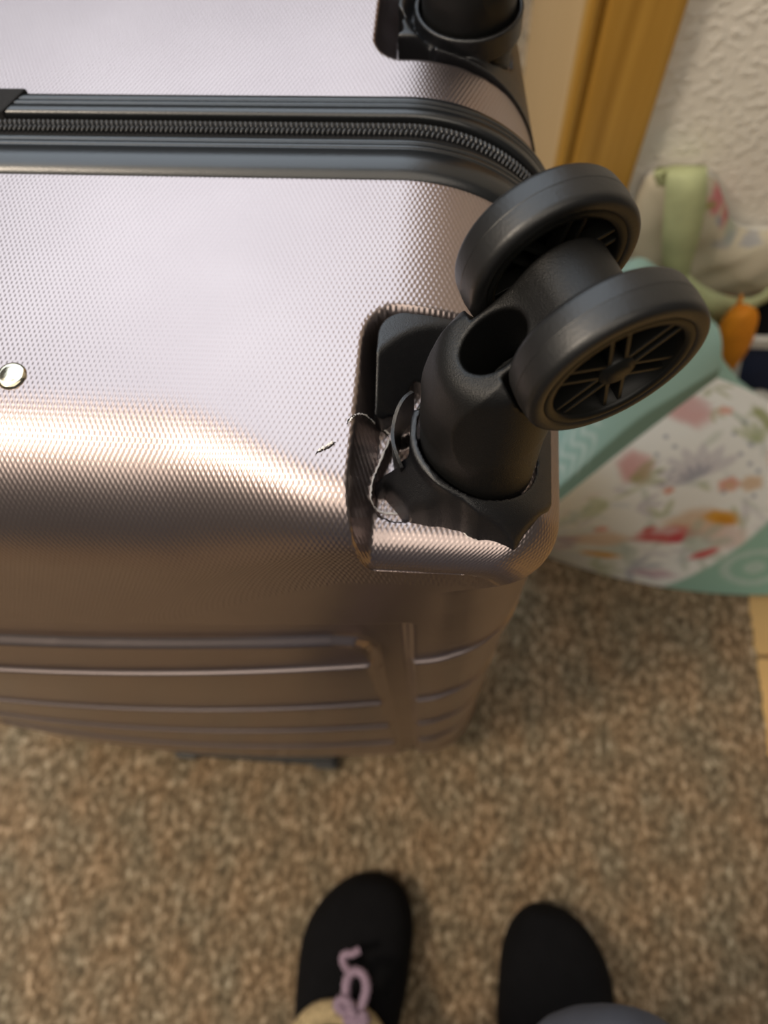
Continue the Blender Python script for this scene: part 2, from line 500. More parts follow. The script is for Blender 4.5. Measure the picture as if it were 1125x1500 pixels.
def front_shell():
    P, Nn, s, tot = outline()
    x, z = P[:, 0], P[:, 1]
    xm = XC + np.abs(x - XC)               # mirrored to the right half
    top = sstep(-0.095, -0.026, xm) * (z > 0.62)
    side = sstep(0.640, 0.654, z)
    w = np.where(z > 0.6899, top, np.where(z > 0.45, side, 0))
    w = np.where((Nn[:, 1] > 0.001) & (Nn[:, 1] < 0.999) & (z > 0.62), side, w)
    w = np.where((z < 0.3), 0, w)
    RF = 0.048 + (0.021 - 0.048) * w
    rows = []
    y_start = 0.2215
    tw = np.concatenate([np.linspace(0, 0.62, 40, endpoint=False), np.linspace(0.62, 1, 70, endpoint=False)])
    K, KC = 34, 150
    vv = []
    ver = []
    inset = []
    for t in tw:
        yy = y_start + (FY + RF - y_start) * t
        rows.append((x, yy, z)); ver.append(y_start - yy); inset.append(np.zeros_like(x))
    base_v = y_start - (FY + RF)
    for k in range(K):
        th = np.pi / 2 * k / (K - 1)
        ins = RF * (1 - math.cos(th))
        rows.append((x - Nn[:, 0] * ins, FY + RF * (1 - math.sin(th)), z - Nn[:, 1] * ins)); ver.append(base_v + RF * th); inset.append(ins)
    xi, zi = rows[-1][0], rows[-1][2]
    xt = np.full_like(xi, XC); zt_ = np.clip(zi, ZC - HB + 0.13, ZT - 0.16)
    vb = ver[-1]
    for k in range(1, KC):
        f = k / (KC - 1)
        X_ = xi + (xt - xi) * f; Z_ = zi + (zt_ - zi) * f
        rows.append((X_, np.full_like(X_, FY), Z_)); ver.append(vb + np.hypot(X_ - xi, Z_ - zi)); inset.append(RF + 0 * X_)
    X = np.stack([np.broadcast_to(r[0], x.shape) for r in rows], 1); Y = np.stack([np.broadcast_to(r[1], x.shape) for r in rows], 1)
    Z = np.stack([np.broadcast_to(r[2], x.shape) for r in rows], 1)
    Vv = np.stack([np.broadcast_to(q, x.shape) for q in ver], 1)
    fade = np.concatenate([np.ones(len(tw) + K), 1 - np.arange(1, KC) / (KC - 1)])[None, :]
    X = X + fade * FLARE * sstep(0.215, 0.135, Y) * Nn[:, 0][:, None] * np.where(Z > 0.5, 1, 0.6)
    low = (1 - side) * np.clip(Nn[:, 0] * 1.4 - 0.2, 0, 1) * (z > 0.1)
    X = X - 0.0030 * low[:, None] * fade
    # bulge of the broad face
    prog = np.clip((FY + RF[:, None] - Y) / RF[:, None], 0, 1)
    B = bulge(X, Z)
    # ribs, channels
    xm = XC + np.abs(X - XC)
    ribs = RIBS
    saw = np.zeros_like(Z); lo = 0.0
    edges = ribs + [-0.09]
    for i, zr in enumerate(ribs):
        nx = edges[i + 1]
        inb = sstep(zr + 0.0009, zr - 0.0006, Z) * np.clip((Z - nx) / (zr - nx), 0, 1) * (Z > nx)
        saw = np.maximum(saw, inb)
    pan = poly_sd(X, Z, [(XC - 0.9, 0.560), (-0.0475, 0.560), (-0.0375, 0.557), (-0.0325, 0.550), (-0.030, 0.538), (-0.030, -0.1), (XC - 0.9, -0.1)])
    out = poly_sd(X, Z, [(XC - 0.9, 0.586), (-0.0125, 0.586), (-0.0125, -0.1), (XC - 0.9, -0.1)])
    chan = sstep(0.0028, -0.0028, out) * sstep(-0.0025, 0.0025, pan)
    disp = 0.0026 * saw * sstep(0.0, 0.004, np.abs(xm + 0.0215) - 0.008) - 0.0045 * chan
    Y = Y - (B * prog) - disp * prog
    # wheel recess
    xm = XC + np.abs(X - XC)
    Zr = recess(xm, Y, Z, -0.0285, 0.1595, 1.0, tear=False)
    right = X > XC
    Zt = recess(X, Y, Z, -0.0285, 0.1595, 1.0, tear=True)
    Z = np.where(right, Zt, Zr)
    U = np.broadcast_to(s[:, None], X.shape).copy()
    nc = len(tw) + K
    U[:, nc:] = X[:, nc:] - (XC - HA + RC)
    Vv = Vv.copy(); Vv[:, nc:] = (vb + zi)[:, None] - Z[:, nc:]
    emb = sstep(0.584, 0.594, Z)
    emb = emb * np.where((Nn[:, 0][:, None] > 0.5) & (Z < 0.640), 0, 1)
    v = np.stack([X, Y, Z], -1).reshape(-1, 3)
    uv = np.stack([U, Vv], -1).reshape(-1, 2)
    ns, nt_ = X.shape
    return part('front_shell', v, grid_faces(ns, nt_, cu=True), M['shell'], uv=uv, attrs={'emboss': emb.ravel()})
FS = front_shell()

YB = 0.366
def rear_shell():
    P, Nn, s, tot = outline()
    P, Nn, s = P[::1], Nn[::1], s[::1]
    x, z = P[:, 0], P[:, 1]
    y0 = 0.2565; RF = 0.026
    rows = []; ver = []
    for t in np.linspace(0, 1, 72, endpoint=False):
        rows.append((x, y0 + (YB - RF - y0) * t + 0 * x, z)); ver.append((YB - RF - y0) * t)
    for th in np.linspace(0, np.pi / 2, 14):
        ins = RF * (1 - math.cos(th)); rows.append((x - Nn[:, 0] * ins, YB - RF * (1 - math.sin(th)) + 0 * x, z - Nn[:, 1] * ins)); ver.append(YB - RF - y0 + RF * th)
    xi, zi = rows[-1][0], rows[-1][2]; zt_ = np.clip(zi, ZC - HB + HA, ZT - HA)
    for f in np.linspace(0.08, 1.0, 14):
        rows.append((xi + (XC - xi) * f, YB + 0 * xi, zi + (zt_ - zi) * f)); ver.append(ver[-1] + 0.015)
    X = np.stack([r[0] for r in rows], 1); Y = np.stack([r[1] for r in rows], 1); Z = np.stack([r[2] for r in rows], 1)
    X = X - draft(Y) * Nn[:, 0][:, None]
    xm = XC + np.abs(X - XC)
    Z = recess(xm, Y, Z, -0.036, 0.2825, -1.0)
    Vv = np.broadcast_to(np.array(ver)[None, :], X.shape)
    U = np.broadcast_to(s[:, None], X.shape)
    v = np.stack([X, Y, Z], -1).reshape(-1, 3); uv = np.stack([U, Vv], -1).reshape(-1, 2)
    return part('rear_shell', v, grid_faces(*X.shape, cu=True, flip=True), M['shell'], uv=uv, attrs={'emboss': np.ones(v.shape[0])})
rear_shell()

# rails, zipper tape and zipper teeth swept along the outline
OP, ON, OS, OTOT = outline(False)
def sweep(name, prof, mat, parent_part=True, smooth=True):
    p = np.asarray(prof)                   # (y, height above the shell)
    v = np.stack([OP[:, None, 0] + ON[:, None, 0] * p[None, :, 1], np.repeat(p[None, :, 0], len(OP), 0),
                  OP[:, None, 1] + ON[:, None, 1] * p[None, :, 1]], -1).reshape(-1, 3)
    o = part(name, v, grid_faces(len(OP), len(p), cu=True, cv=True, flip=False), mat, smooth=False)
    me = o.data
    me.polygons.foreach_set('use_smooth', [smooth] * len(me.polygons))
    return o
def groove(y, h, w=0.0008, d=0.0006):
    return [(y + w / 2, h), (y, h - d), (y - w / 2, h)]
front_rail = [(0.2355, -0.004), (0.2355, 0.0016), (0.2350, 0.0022)] + groove(0.2328, 0.0024) + groove(0.2300, 0.0025) + \
    [(0.2240, 0.0026), (0.2205, 0.0023), (0.2180, 0.0010), (0.2165, -0.0006), (0.2160, -0.003)]
rear_rail = [(0.2590, -0.003), (0.2588, 0.0008), (0.2580, 0.0017), (0.2565, 0.0021)] + groove(0.2545, 0.0023) + groove(0.2520, 0.0024) + \
    [(0.2488, 0.0024), (0.2476, 0.0020), (0.2470, 0.0010), (0.2470, -0.004)]
sweep('edge_rail', front_rail, M['rail'])
sweep('edge_rail', rear_rail, M['rail'])
sweep('zipper_tape', [(0.2475, -0.004), (0.2475, -0.0012), (0.2440, -0.0004), (0.2412, -0.0003), (0.2380, -0.0006), (0.2350, -0.0012), (0.2350, -0.004)], M['tape'])

def teeth():
    pitch = 0.00198; k = int(OTOT / pitch)
    ss = np.arange(k) * OTOT / k
    S2 = np.concatenate([OS, [OTOT]]); P2 = np.concatenate([OP, OP[:1]]); N2 = np.concatenate([ON, ON[:1]])
    v0, f0 = lathe([(0.0001, -1), (0.62, -0.72), (1, -0.1), (0.80, 0.65), (0.0001, 1)], 6)
    vs, fs = [], []; o = 0
    for row, yo in ((0, 0.2429), (1, 0.2399)):
        sr = (ss + (0.5 * pitch if row else 0)) % OTOT
        px = np.interp(sr, S2, P2[:, 0]); pz = np.interp(sr, S2, P2[:, 1])
        nx = np.interp(sr, S2, N2[:, 0]); nz = np.interp(sr, S2, N2[:, 1])
        L = np.hypot(nx, nz); nx /= L; nz /= L
        tx, tz = nz, -nx
        a = v0[:, 0] * 0.00066; b = v0[:, 2] * 0.00165 ; c = v0[:, 1] * 0.0011 + 0.0010
        sl = 0.25 if row else -0.25
        aa = a + b * sl
        X = px[:, None] + tx[:, None] * aa + nx[:, None] * c
        Z = pz[:, None] + tz[:, None] * aa + nz[:, None] * c
        Y = np.full_like(X, yo) + b
        v = np.stack([X, Y, Z], -1).reshape(-1, 3)
        F = (f0[None] + (np.arange(k) * len(v0))[:, None, None]).reshape(-1, 4) + o
        vs.append(v); fs.append(F); o += len(v)
    ob = part('zipper_teeth', np.concatenate(vs), np.concatenate(fs), M['teeth'])
    ob['kind'] = 'stuff'
teeth()

# webbing tab over the rear rail at the left
p0 = at(4, 158, ZT); tabx = p0[0]
bm = box_data((tabx - 0.030, 0.2465, ZT - 0.001), (tabx + 0.0060, 0.2596, ZT + 0.0030), 0.0008)
for vtx in bm.verts:
    if vtx.co.x > tabx: vtx.co.x += (vtx.co.y - 0.253) * 0.5
o = bm_obj('webbing_tab', bm, M['tape']); o.parent = suit; o.matrix_parent_inverse = suit_mpi

# rivet
v, f = lathe([(0.0001, 0.0015), (0.0030, 0.0014), (0.0037, 0.0011), (0.0041, 0.0012), (0.0050, 0.0007), (0.0053, -0.0004), (0.0053, -0.002)], 40)
rp = at(17, 551, ZT)
part('rivet', v + np.array([rp[0], rp[1], ZT]), f[:, ::-1], M['chrome'])
part('rivet', v + np.array([2 * XC - rp[0] - 0.06, rp[1], ZT]), f[:, ::-1], M['chrome'])

# ---- wheel housings
def rrect(x, z, grow=0.0):
    qx = np.abs(x - XC) - (HA - RC); qz = np.abs(z - ZC) - (HB - RC)
    return np.hypot(np.maximum(qx, 0), np.maximum(qz, 0)) + np.minimum(np.maximum(qx, qz), 0) - RC - grow
def outer_front(x, y, z, grow=0.0):
    x = x - FLARE * np.where(x > XC, 1, -1) * np.clip((np.abs(x - XC) - HA + RC) / RC, 0, 1)
    r = 0.021; a = rrect(x, z) + r; b = (FY - y) + r
    return np.hypot(np.maximum(a, 0), np.maximum(b, 0)) + np.minimum(np.maximum(a, b), 0) - r - grow
def outer_rear(x, y, z, grow=0.0):
    x = x + draft(y) * np.where(x > XC, 1, -1) * np.clip((np.abs(x - XC) - HA + RC + 0.01) / RC, 0, 1)
    r = 0.026; a = rrect(x, z) + r; b = (y - YB) + r
    return np.hypot(np.maximum(a, 0), np.maximum(b, 0)) + np.minimum(np.maximum(a, b), 0) - r - grow
STEM = (0.0110, 0.1150)
RSTEM = (0.0005, 0.3120)

def housing_front(broken=True):
    sx, sy = STEM
    def f(x, y, z):
        r = np.hypot(x - sx, y - sy)
        jag = 0.0008 * np.sin(x * 420 + 1) + 0.0005 * np.sin(x * 900 + y * 300)
        # back plate with its dish
        q1 = -0.0245 - x + 0.009; q2 = y - 0.1585 + 0.009
        foot = np.hypot(np.maximum(q1, 0), np.maximum(q2, 0)) + np.minimum(np.maximum(q1, q2), 0) - 0.009
        A = np.maximum(np.maximum(outer_front(x, y, z, 0.0002), foot), 0.662 - z)
        dish = (r - (0.0445 - (0.691 - z) * 0.75)) * 0.78
        dish = np.maximum(dish, 0.6735 - z)
        A = smax(A, -dish, 0.0012)
        # collar
        ang = np.arctan2(y - sy, x - sx)
        right = sstep(-0.004, 0.016, x - sx)
        ro = 0.0230 + np.maximum(0.6855 - z, 0) * (0.16 + 0.10 * sstep(0.2, -0.012, y - sy)) + right * (0.0040 + np.maximum(0.688 - z, 0) * 0.25)
        left = sstep(0.0, -0.02, x - sx) * sstep(0.004, -0.012, y - sy)
        ro = ro + left * np.maximum(0.684 - z, 0) * 0.45
        Cc = smax((r - ro) * 0.85, z - 0.6885, 0.0016)
        Cc = np.maximum(Cc, 0.6600 - z)
        if broken:
            A = np.maximum(A, (0.1245 + (x + 0.024) * 0.45 + jag) - y)
            A = np.maximum(A, -((x + 0.0262 + jag * 0.5)) * 1.0)
            gap = np.maximum(np.maximum(x + 0.0115 + jag * 0.4, 0.1065 + jag - y), y - 0.1260)
            Cc = np.maximum(Cc, -gap)
            Cc = np.maximum(Cc, y - (0.122 + 0.01 * right))
            corner = np.maximum(0.0, 0)
        else:
            Cc = np.maximum(Cc, y - 0.122)
            A2 = np.maximum(np.maximum(outer_front(x, y, z, 0.0002), foot), 0.664 - z)
            A2 = smax(A2, -np.maximum((r - (0.033 - (0.691 - z) * 0.9)) * 0.75, 0.6735 - z), 0.0012)
            A = np.minimum(A, A2)
        Cc = np.maximum(Cc, outer_front(x, y, z, 0.0006))
        yb = np.interp(x, [-0.020, -0.0137, -0.0107, 0.0005, 0.0060, 0.0117, 0.0180, 0.0242, 0.0385, 0.0500], [0.1060, 0.0985, 0.0945, 0.0932, 0.0925, 0.0900, 0.0898, 0.0880, 0.1080, 0.1240])
        Cc = smax(Cc, (yb + 0.0010 - 0.22 * (0.686 - z) + 0.25 * jag - y) * 0.8, 0.0015)
        d = np.minimum(A, Cc)
        d = np.maximum(d, 0.0204 - r)
        # oval slot in the dish
        hx, hy = -0.0118, 0.1345
        ca, sa = math.cos(1.1), math.sin(1.1)
        lx = (x - hx) * ca + (y - hy) * sa; ly = -(x - hx) * sa + (y - hy) * ca
        slot = np.hypot(np.maximum(np.abs(lx) - 0.0035, 0), ly) - 0.0026
        return np.maximum(d, -slot)
    v, fc = snet(f, (-0.030, 0.080, 0.655), (0.052, 0.162, 0.6925), 0.00062)
    return v, fc
hv, hf = housing_front(True)
part('wheel_housing', hv, hf, M['grain'])
hv, hf = housing_front(False)
hv = hv.copy(); hv[:, 0] = 2 * XC - hv[:, 0]
part('wheel_housing', hv, hf[:, ::-1], M['grain'])

def housing_rear(broken=True):
    sx, sy = RSTEM
    def f(x, y, z):
        r = np.hypot(x - sx, y - sy)
        jag = 0.0016 * np.sin(y * 210 + 1.0) + 0.0007 * np.sin(y * 640)
        x0 = -0.0275 if broken else -0.034
        foot = np.maximum(x0 + (jag if broken else 0) - x, 0.2862 - y)
        if broken:
            foot = np.maximum(foot, -np.maximum(x + 0.020 - (0.306 - y) * 0.4, y - 0.293))
        A = np.maximum(np.maximum(outer_rear(x, y, z, 0.0016), foot), 0.605 + (y - 0.286) * 0.2 - z)
        bore = np.maximum(r - 0.0205, 0.665 - z)
        rim = np.maximum(np.abs(r - 0.0215) - 0.0011, np.abs(z - 0.686) - 0.0055)
        dish = np.maximum((r - (0.027 - (0.691 - z) * 0.6)) * 0.8, 0.682 - z)
        A = smax(A, -dish, 0.0012)
        A = np.minimum(A, np.maximum(rim, 0.2862 - y))
        A = np.maximum(A, -bore)
        A = np.maximum(A, -(outer_rear(x, y, z, -0.012)) * (1.0) - np.where(z > 0.664, 1.0, 0.0))
        return A
    return snet(f, (-0.040, 0.282, 0.600), (0.052, 0.370, 0.6935), 0.0009)
hv, hf = housing_rear(True)
part('wheel_housing', hv, hf, M['grain'])
hv = hv.copy(); hv[:, 0] = 2 * XC - hv[:, 0]
part('wheel_housing', hv, hf[:, ::-1], M['grain'])

# torn sliver of the housing wall standing beside the collar
def sliver():
    th = np.radians(np.linspace(148, 204, 22)); m = len(th)
    rin = 0.0262 + 0.0016 * np.sin(np.linspace(0, 3, m))
    zt = 0.6872 + 0.0012 * np.sin(np.linspace(0, 9, m)) - 0.006 * np.linspace(0, 1, m) ** 3
    pts = []
    for (dr, top) in ((0, 0), (0, 1), (0.0011, 1), (0.0011, 0)):
        r = rin + dr
        pts.append(np.stack([STEM[0] + r * np.cos(th), STEM[1] + r * np.sin(th), zt if top else np.full(m, 0.661)], 1))
    v = np.stack(pts, 1).reshape(-1, 3)
    f = [list(q) for q in grid_faces(m, 4, cv=True)] + [[0, 1, 2, 3], [(m - 1) * 4 + k for k in (3, 2, 1, 0)]]
    part('broken_sliver', v, f, M['grain'], smooth=False)
sliver()

# ---- casters
AX, AZ, WR, WW, TR = 0.0225, 0.0502, 0.0242, 0.0132, 0.0170
def fork_sdf(x, y, z):
    cxx = 0.10 * np.maximum(z - 0.010, 0)
    rr = 0.0194 - 0.10 * np.maximum(z - 0.012, 0)
    rr = np.where(z < -0.004, 0.0194, rr)
    r = np.hypot(x - cxx, y)
    body = np.maximum(r - rr, -0.024 - z)
    body = smax(body, (z - (0.0455 + 0.36 * (x - 0.004))) * 0.94, 0.004)
    body = smax(body, z - 0.056, 0.004)
    hub = np.maximum(np.hypot(x - AX, z - AZ) - 0.0125, np.abs(y) - 0.0096)
    # web from body to hub
    ex, ez = AX - 0.002, AZ - 0.024
    t = np.clip(((x - 0.002) * ex + (z - 0.024) * ez) / (ex * ex + ez * ez), 0, 1)
    web = np.maximum(np.hypot(x - 0.002 - ex * t, z - 0.024 - ez * t) - (0.0165 - 0.004 * t), np.abs(y) - 0.0096)
    d = smin(smin(body, web, 0.007), hub, 0.003)
    clr = np.maximum(np.hypot(x - AX, z - AZ) - 0.0251, 0.0096 - np.abs(y))
    d = smax(d, -clr, 0.0010)
    # oval bore in the sloping top
    nx, nz = -0.387, 0.922; hx, hz = 0.0008, 0.0440
    lx = (x - hx) * nz - (z - hz) * nx; lz = (x - hx) * nx + (z - hz) * nz
    bore = np.maximum((np.hypot(lx / 0.0098, y / 0.0075) - 1) * 0.0075, -lz - 0.024)
    d = smax(d, -bore, 0.0009)
    return d
FV, FFc = snet(fork_sdf, (-0.023, -0.023, -0.026), (0.040, 0.023, 0.066), 0.00062)
fork_me = None

def wheel_meshes():
    hw, R_, e = WW / 2, WR, 0.0024
    prof = [(0.0196, -hw + 0.0008), (0.0204, -hw)]
    prof += [(R_ - e + e * math.sin(t), -hw + e - e * math.cos(t)) for t in np.linspace(0, math.pi / 2, 7)]
    prof += [(R_ + 0.0002, -0.0016), (R_ + 0.0003, -0.00022), (R_ + 0.0003, -0.0002), (R_ + 0.00005, 0.0), (R_ + 0.0003, 0.0002), (R_ + 0.0003, 0.00022), (R_ + 0.0002, 0.0016)]
    prof += [(R_ - e + e * math.cos(t), hw - e + e * math.sin(t)) for t in np.linspace(0, math.pi / 2, 7)]
    prof += [(0.0204, hw), (0.0196, hw - 0.0008)]
    tyre = lathe(prof, 72, 'y')
    rim = lathe([(0.0198, -hw + 0.0004), (0.0192, -hw + 0.0002), (0.0176, -hw + 0.0004), (0.0172, -hw + 0.0014), (0.0170, -0.0008), (0.0001, -0.0008),
                 (0.0001, 0.0008), (0.0170, 0.0008), (0.0172, hw - 0.0014), (0.0176, hw - 0.0004), (0.0192, hw - 0.0002), (0.0198, hw - 0.0004)], 56, 'y')
    cap = lathe([(0.0001, -hw + 0.0005), (0.0032, -hw + 0.0004), (0.0036, -hw + 0.0010), (0.0046, -hw + 0.0011), (0.0050, -hw + 0.0020), (0.0050, hw - 0.0020),
                 (0.0046, hw - 0.0011), (0.0036, hw - 0.0010), (0.0032, hw - 0.0004), (0.0001, hw - 0.0005)], 32, 'y')
    bm = box_data((0.0042, -hw + 0.0016, -0.00055), (0.0176, hw - 0.0016, 0.00055), 0.0002)
    spoke = bpy.data.meshes.new('spoke'); bm.to_mesh(spoke); bm.free(); spoke.materials.append(M['hub'])
    return tyre, rim, cap, spoke
TY, RI, CAPM, SPK = wheel_meshes()
cache = {}
def shared(name, vf, mat, parent):
    if name in cache:
        o = link(name, cache[name], None, parent)
    else:
        o = mesh(name, vf[0], vf[1], mat, parent); cache[name] = o.data
    return o

def caster(x, y, yaw, spin):
    fk = shared('caster_fork', (FV, FFc), M['black'], None)
    fk.parent = suit; fk.matrix_parent_inverse = suit_mpi
    fk.location = (x, y, ZT); fk.rotation_euler = (0, 0, yaw)
    for i, sgn in enumerate((-1, 1)):
        for nm, vf, mt in (('tyre', TY, M['rubber']), ('wheel_rim', RI, M['hub']), ('hub_cap', CAPM, M['hub'])):
            o = shared(nm, vf, mt, fk); o.location = (AX, sgn * TR, AZ)
        for k in range(6):
            for off in (-0.0021, 0.0021):
                o = link('spoke', SPK, None, fk)
                a = spin + i * 0.4 + k * math.pi / 3
                o.location = (AX - off * math.sin(-a) * -1.0, sgn * TR, AZ + off * math.cos(a))
                o.location = (AX + off * math.sin(a), sgn * TR, AZ + off * math.cos(a))
                o.rotation_euler = (0, a, 0)
    return fk
caster(STEM[0], STEM[1], 0.447, 0.35)
caster(RSTEM[0], RSTEM[1], 1.15, 0.1)
caster(2 * XC - STEM[0], STEM[1], 2.3, 0.5)
caster(2 * XC - RSTEM[0], RSTEM[1], 1.9, 0.2)

# ---- feet under the case (its carrying end)
for (xa, xb, ya, yb) in ((-0.290, -0.105, 0.0465, 0.10), (-0.290, -0.115, 0.31, 0.35)):
    pts = []
    bm = box_data((xa, ya, 0.0008), (xb, yb, 0.016), 0.004)
    o = bm_obj('base_foot', bm, M['black']); o.parent = suit; o.matrix_parent_inverse = suit_mpi
    for xx in (xa + 0.012, xb - 0.012):
        bm = box_data((xx - 0.014, ya - 0.003, 0.0005), (xx + 0.014, ya + 0.02, 0.014), 0.004)
        c = bm_obj('foot_pad', bm, M['rubber'], o)

# ---- cracks and whitened tears on the shell surface
deps = bpy.context.evaluated_depsgraph_get()
bvh = BVHTree.FromPolygons([tuple(v.co) for v in FS.data.vertices], [tuple(p.vertices) for p in FS.data.polygons])
def drop(px, py):
    d = CAM_R @ np.array([(px - 562.5) / 1100.0, -(py - 750.0) / 1100.0, -1.0])
    hit = bvh.ray_cast(Vector((0, 0, CAM_H)), Vector(d).normalized())
    return (np.array(hit[0]), np.array(hit[1])) if hit[0] is not None else (None, None)
def surf_line(name, pix, rad, mat, lift=0.0002, label=None):
    pp = catmull(pix, 7); pts = []
    for i, (a, b) in enumerate(pp):
        h, nrm = drop(a + random.uniform(-0.7, 0.7), b + random.uniform(-0.7, 0.7))
        if h is not None: pts.append(h + np.array([0, 0, 1]) * lift)
    if len(pts) < 3: return
    r = rad * np.clip(np.minimum(np.arange(len(pts)), np.arange(len(pts))[::-1]) / 4.0 + 0.25, 0, 1) * (1 + 0.4 * RNG.normal(size=len(pts)).clip(-1, 1))
    v, f = tube(np.array(pts), r, 6)
    o = part(name, v, f, mat)
    if label: o['label'] = label
    return o
surf_line('crack', [(508, 622), (514, 612), (524, 608), (536, 611), (548, 622), (560, 631), (571, 640)], 0.00022, M['crack'], label='dark crack line in the shell')
surf_line('crack_edge', [(511, 619), (517, 611), (526, 607), (537, 610), (549, 620), (562, 629), (573, 638)], 0.00028, M['scar'], label='whitened edge of the crack')
surf_line('crack', [(462, 665), (470, 660), (480, 656), (486, 652), (491, 648)], 0.00022, M['crack'], label='dark crack line in the shell')
surf_line('crack_edge', [(466, 661), (474, 656), (483, 651), (489, 647)], 0.0005, M['scar'], label='whitened edge of the crack')
surf_line('crack_edge', [(571, 641), (566, 655), (556, 678), (546, 703), (543, 728), (550, 745), (566, 752), (590, 753), (612, 751), (640, 749), (672, 757)], 0.0004, M['scar'], label='torn whitened shell edge')
surf_line('crack_edge', [(672, 764), (684, 777), (698, 792)], 0.0003, M['scar'], label='white stress mark')
surf_line('crack_edge', [(664, 764), (678, 779), (690, 791)], 0.0002, M['scar'], label='white stress mark')

# ------------------------------------------------------------------ slippers and legs
def slipper(name, tip, axis_yaw, wid, L, label, mirror, bow):
    root = empty(name, (tip[0], tip[1], 0), label, 'slipper', 'pair of black slippers')
    root.rotation_euler = (0, 0, axis_yaw)          # local +y points to the toe
    T = np.concatenate([np.linspace(0, 0.04, 16) ** 1.0, np.linspace(0.045, L, 42)])
    def half(t):
        a = np.sqrt(np.clip(1 - ((0.075 - np.minimum(t, 0.075)) / 0.075) ** 2.2, 0, 1))
        heel = np.sqrt(np.clip(1 - ((np.maximum(t, L - 0.045) - (L - 0.045)) / 0.045) ** 2.2, 0, 1))
        mid = 1 - 0.14 * sstep(0.08, 0.17, t)
        return wid / 2 * a * heel * mid + 0.0004
    def cxs(t): return mirror * 0.013 * (np.clip(0.075 - t, 0, 1) / 0.075) ** 1.5
    def top(t):
        return (0.030 + 0.030 * np.sqrt(np.clip(t / 0.05, 0, 1)) + 0.018 * sstep(0.05, 0.13, t)) * np.sqrt(np.clip(t / 0.012 + 0.25, 0, 1)) - 0.010 * sstep(L - 0.05, L, t)
    nth = 25; th = np.linspace(0, np.pi, nth)
    V = []
    for t in T:
        h = half(t); c = cxs(t); tp = top(t)
        x = c + h * np.sign(np.cos(th)) * np.abs(np.cos(th)) ** 0.75; z = 0.012 + (tp - 0.012) * np.sin(th) ** 0.8
        V.append(np.stack([x, np.full(nth, -t), z], 1))
    v = np.concatenate(V); f = grid_faces(len(T), nth)
    # foot opening from the instep back
    ctr = v[f].mean(1)
    oc = -(0.117 + (L - 0.02)) / 2; ol = (L - 0.02 - 0.117) / 2
    keep = ~(((ctr[:, 0] / (wid * 0.40)) ** 2 + ((ctr[:, 1] - oc) / ol) ** 2 < 1) & (ctr[:, 2] > 0.04))
    o = mesh('upper', v, f[keep], M['felt'], root)
    sm = o.modifiers.new('thickness', 'SOLIDIFY'); sm.thickness = 0.003; sm.offset = -1
    so = []
    for zz in (0.001, 0.016):
        so.append(np.concatenate([np.stack([cxs(T) + half(T) + 0.0015, -T, np.full(len(T), zz)], 1), np.stack([cxs(T) - half(T) - 0.0015, -T, np.full(len(T), zz)], 1)[::-1]]))
    m = len(so[0]); sv = np.concatenate(so)
    sf = [list(range(m))[::-1], list(range(m, 2 * m))] + [[i, (i + 1) % m, m + (i + 1) % m, m + i] for i in range(m)]
    mesh('sole', sv, sf, M['sole'], root, smooth=False)
    a = np.linspace(0, 2 * np.pi, 49)
    path = np.stack([wid * 0.43 * np.sign(np.cos(a)) * np.abs(np.cos(a)) ** 0.7, oc + (ol + 0.004) * np.sin(a), 0.070 + 0.018 * (np.sin(a) + 0.3) * 0.6], 1)
    path[:, 2] += np.where(np.sin(a) > 0, 0.004, 0)
    cv, cf = tube(path, 0.0105, 10)
    mesh('collar', cv, cf, M['fleece'], root)
    iv, if_ = lathe([(0.0001, 0.0), (1.0, 0.0), (1.0, 0.01)], 40)
    iv = iv * np.array([wid * 0.40, ol, 1]) + np.array([0, oc, 0.055])
    mesh('lining', iv, if_, M['fleece'], root)
    return root
LT = at(545, 1281, 0.03); RT = at(826, 1333, 0.03)
slL = slipper('slipper', (-0.062, LT[1]), math.radians(-3), 0.107, 0.275, 'black slipper with tan fleece collar and a lilac cord bow', 1, True)
slR = slipper('slipper', (0.143, RT[1]), math.radians(-5), 0.106, 0.275, 'plain black slipper below the grey trouser knee', -1, False)
# lilac cord tied on the bow slipper
inv = (Matrix.Translation(slL.location) @ slL.rotation_euler.to_matrix().to_4x4()).inverted()
def cord(pix, z, r):
    z = np.broadcast_to(z, (len(pix),))
    P = catmull([at(a, b, zz) for (a, b), zz in zip(pix, z)], 8)
    k = np.arange(len(P))
    v, f = tube(P, r * (1 + 0.14 * np.sin(k * 1.5)), 8)
    return v, f
cords = [cord([(526, 1392), (516, 1397), (505, 1398), (502, 1407), (507, 1418), (512, 1426)], [0.088, 0.090, 0.089, 0.088, 0.088, 0.09], 0.0036),
         cord([(508, 1478), (507, 1455), (508, 1438), (514, 1426), (524, 1423), (533, 1430), (537, 1445), (534, 1462), (527, 1480)], [0.096, 0.098, 0.10, 0.10, 0.10, 0.10, 0.10, 0.098, 0.096], 0.0043),
         cord([(515, 1486), (500, 1480), (494, 1472), (500, 1465), (510, 1468), (516, 1480), (520, 1492)], [0.099, 0.101, 0.102, 0.103, 0.103, 0.101, 0.1], 0.0045),
         cord([(527, 1484), (535, 1492), (528, 1500), (512, 1496), (505, 1500)], 0.102, 0.0048)]
v, f = merge(cords)
vw = np.array([list(inv @ Vector(p)) for p in v])
o = mesh('lilac_cord', vw, f, M['lilac'], slL); o['label'] = 'lilac cord tied in a loose loop'

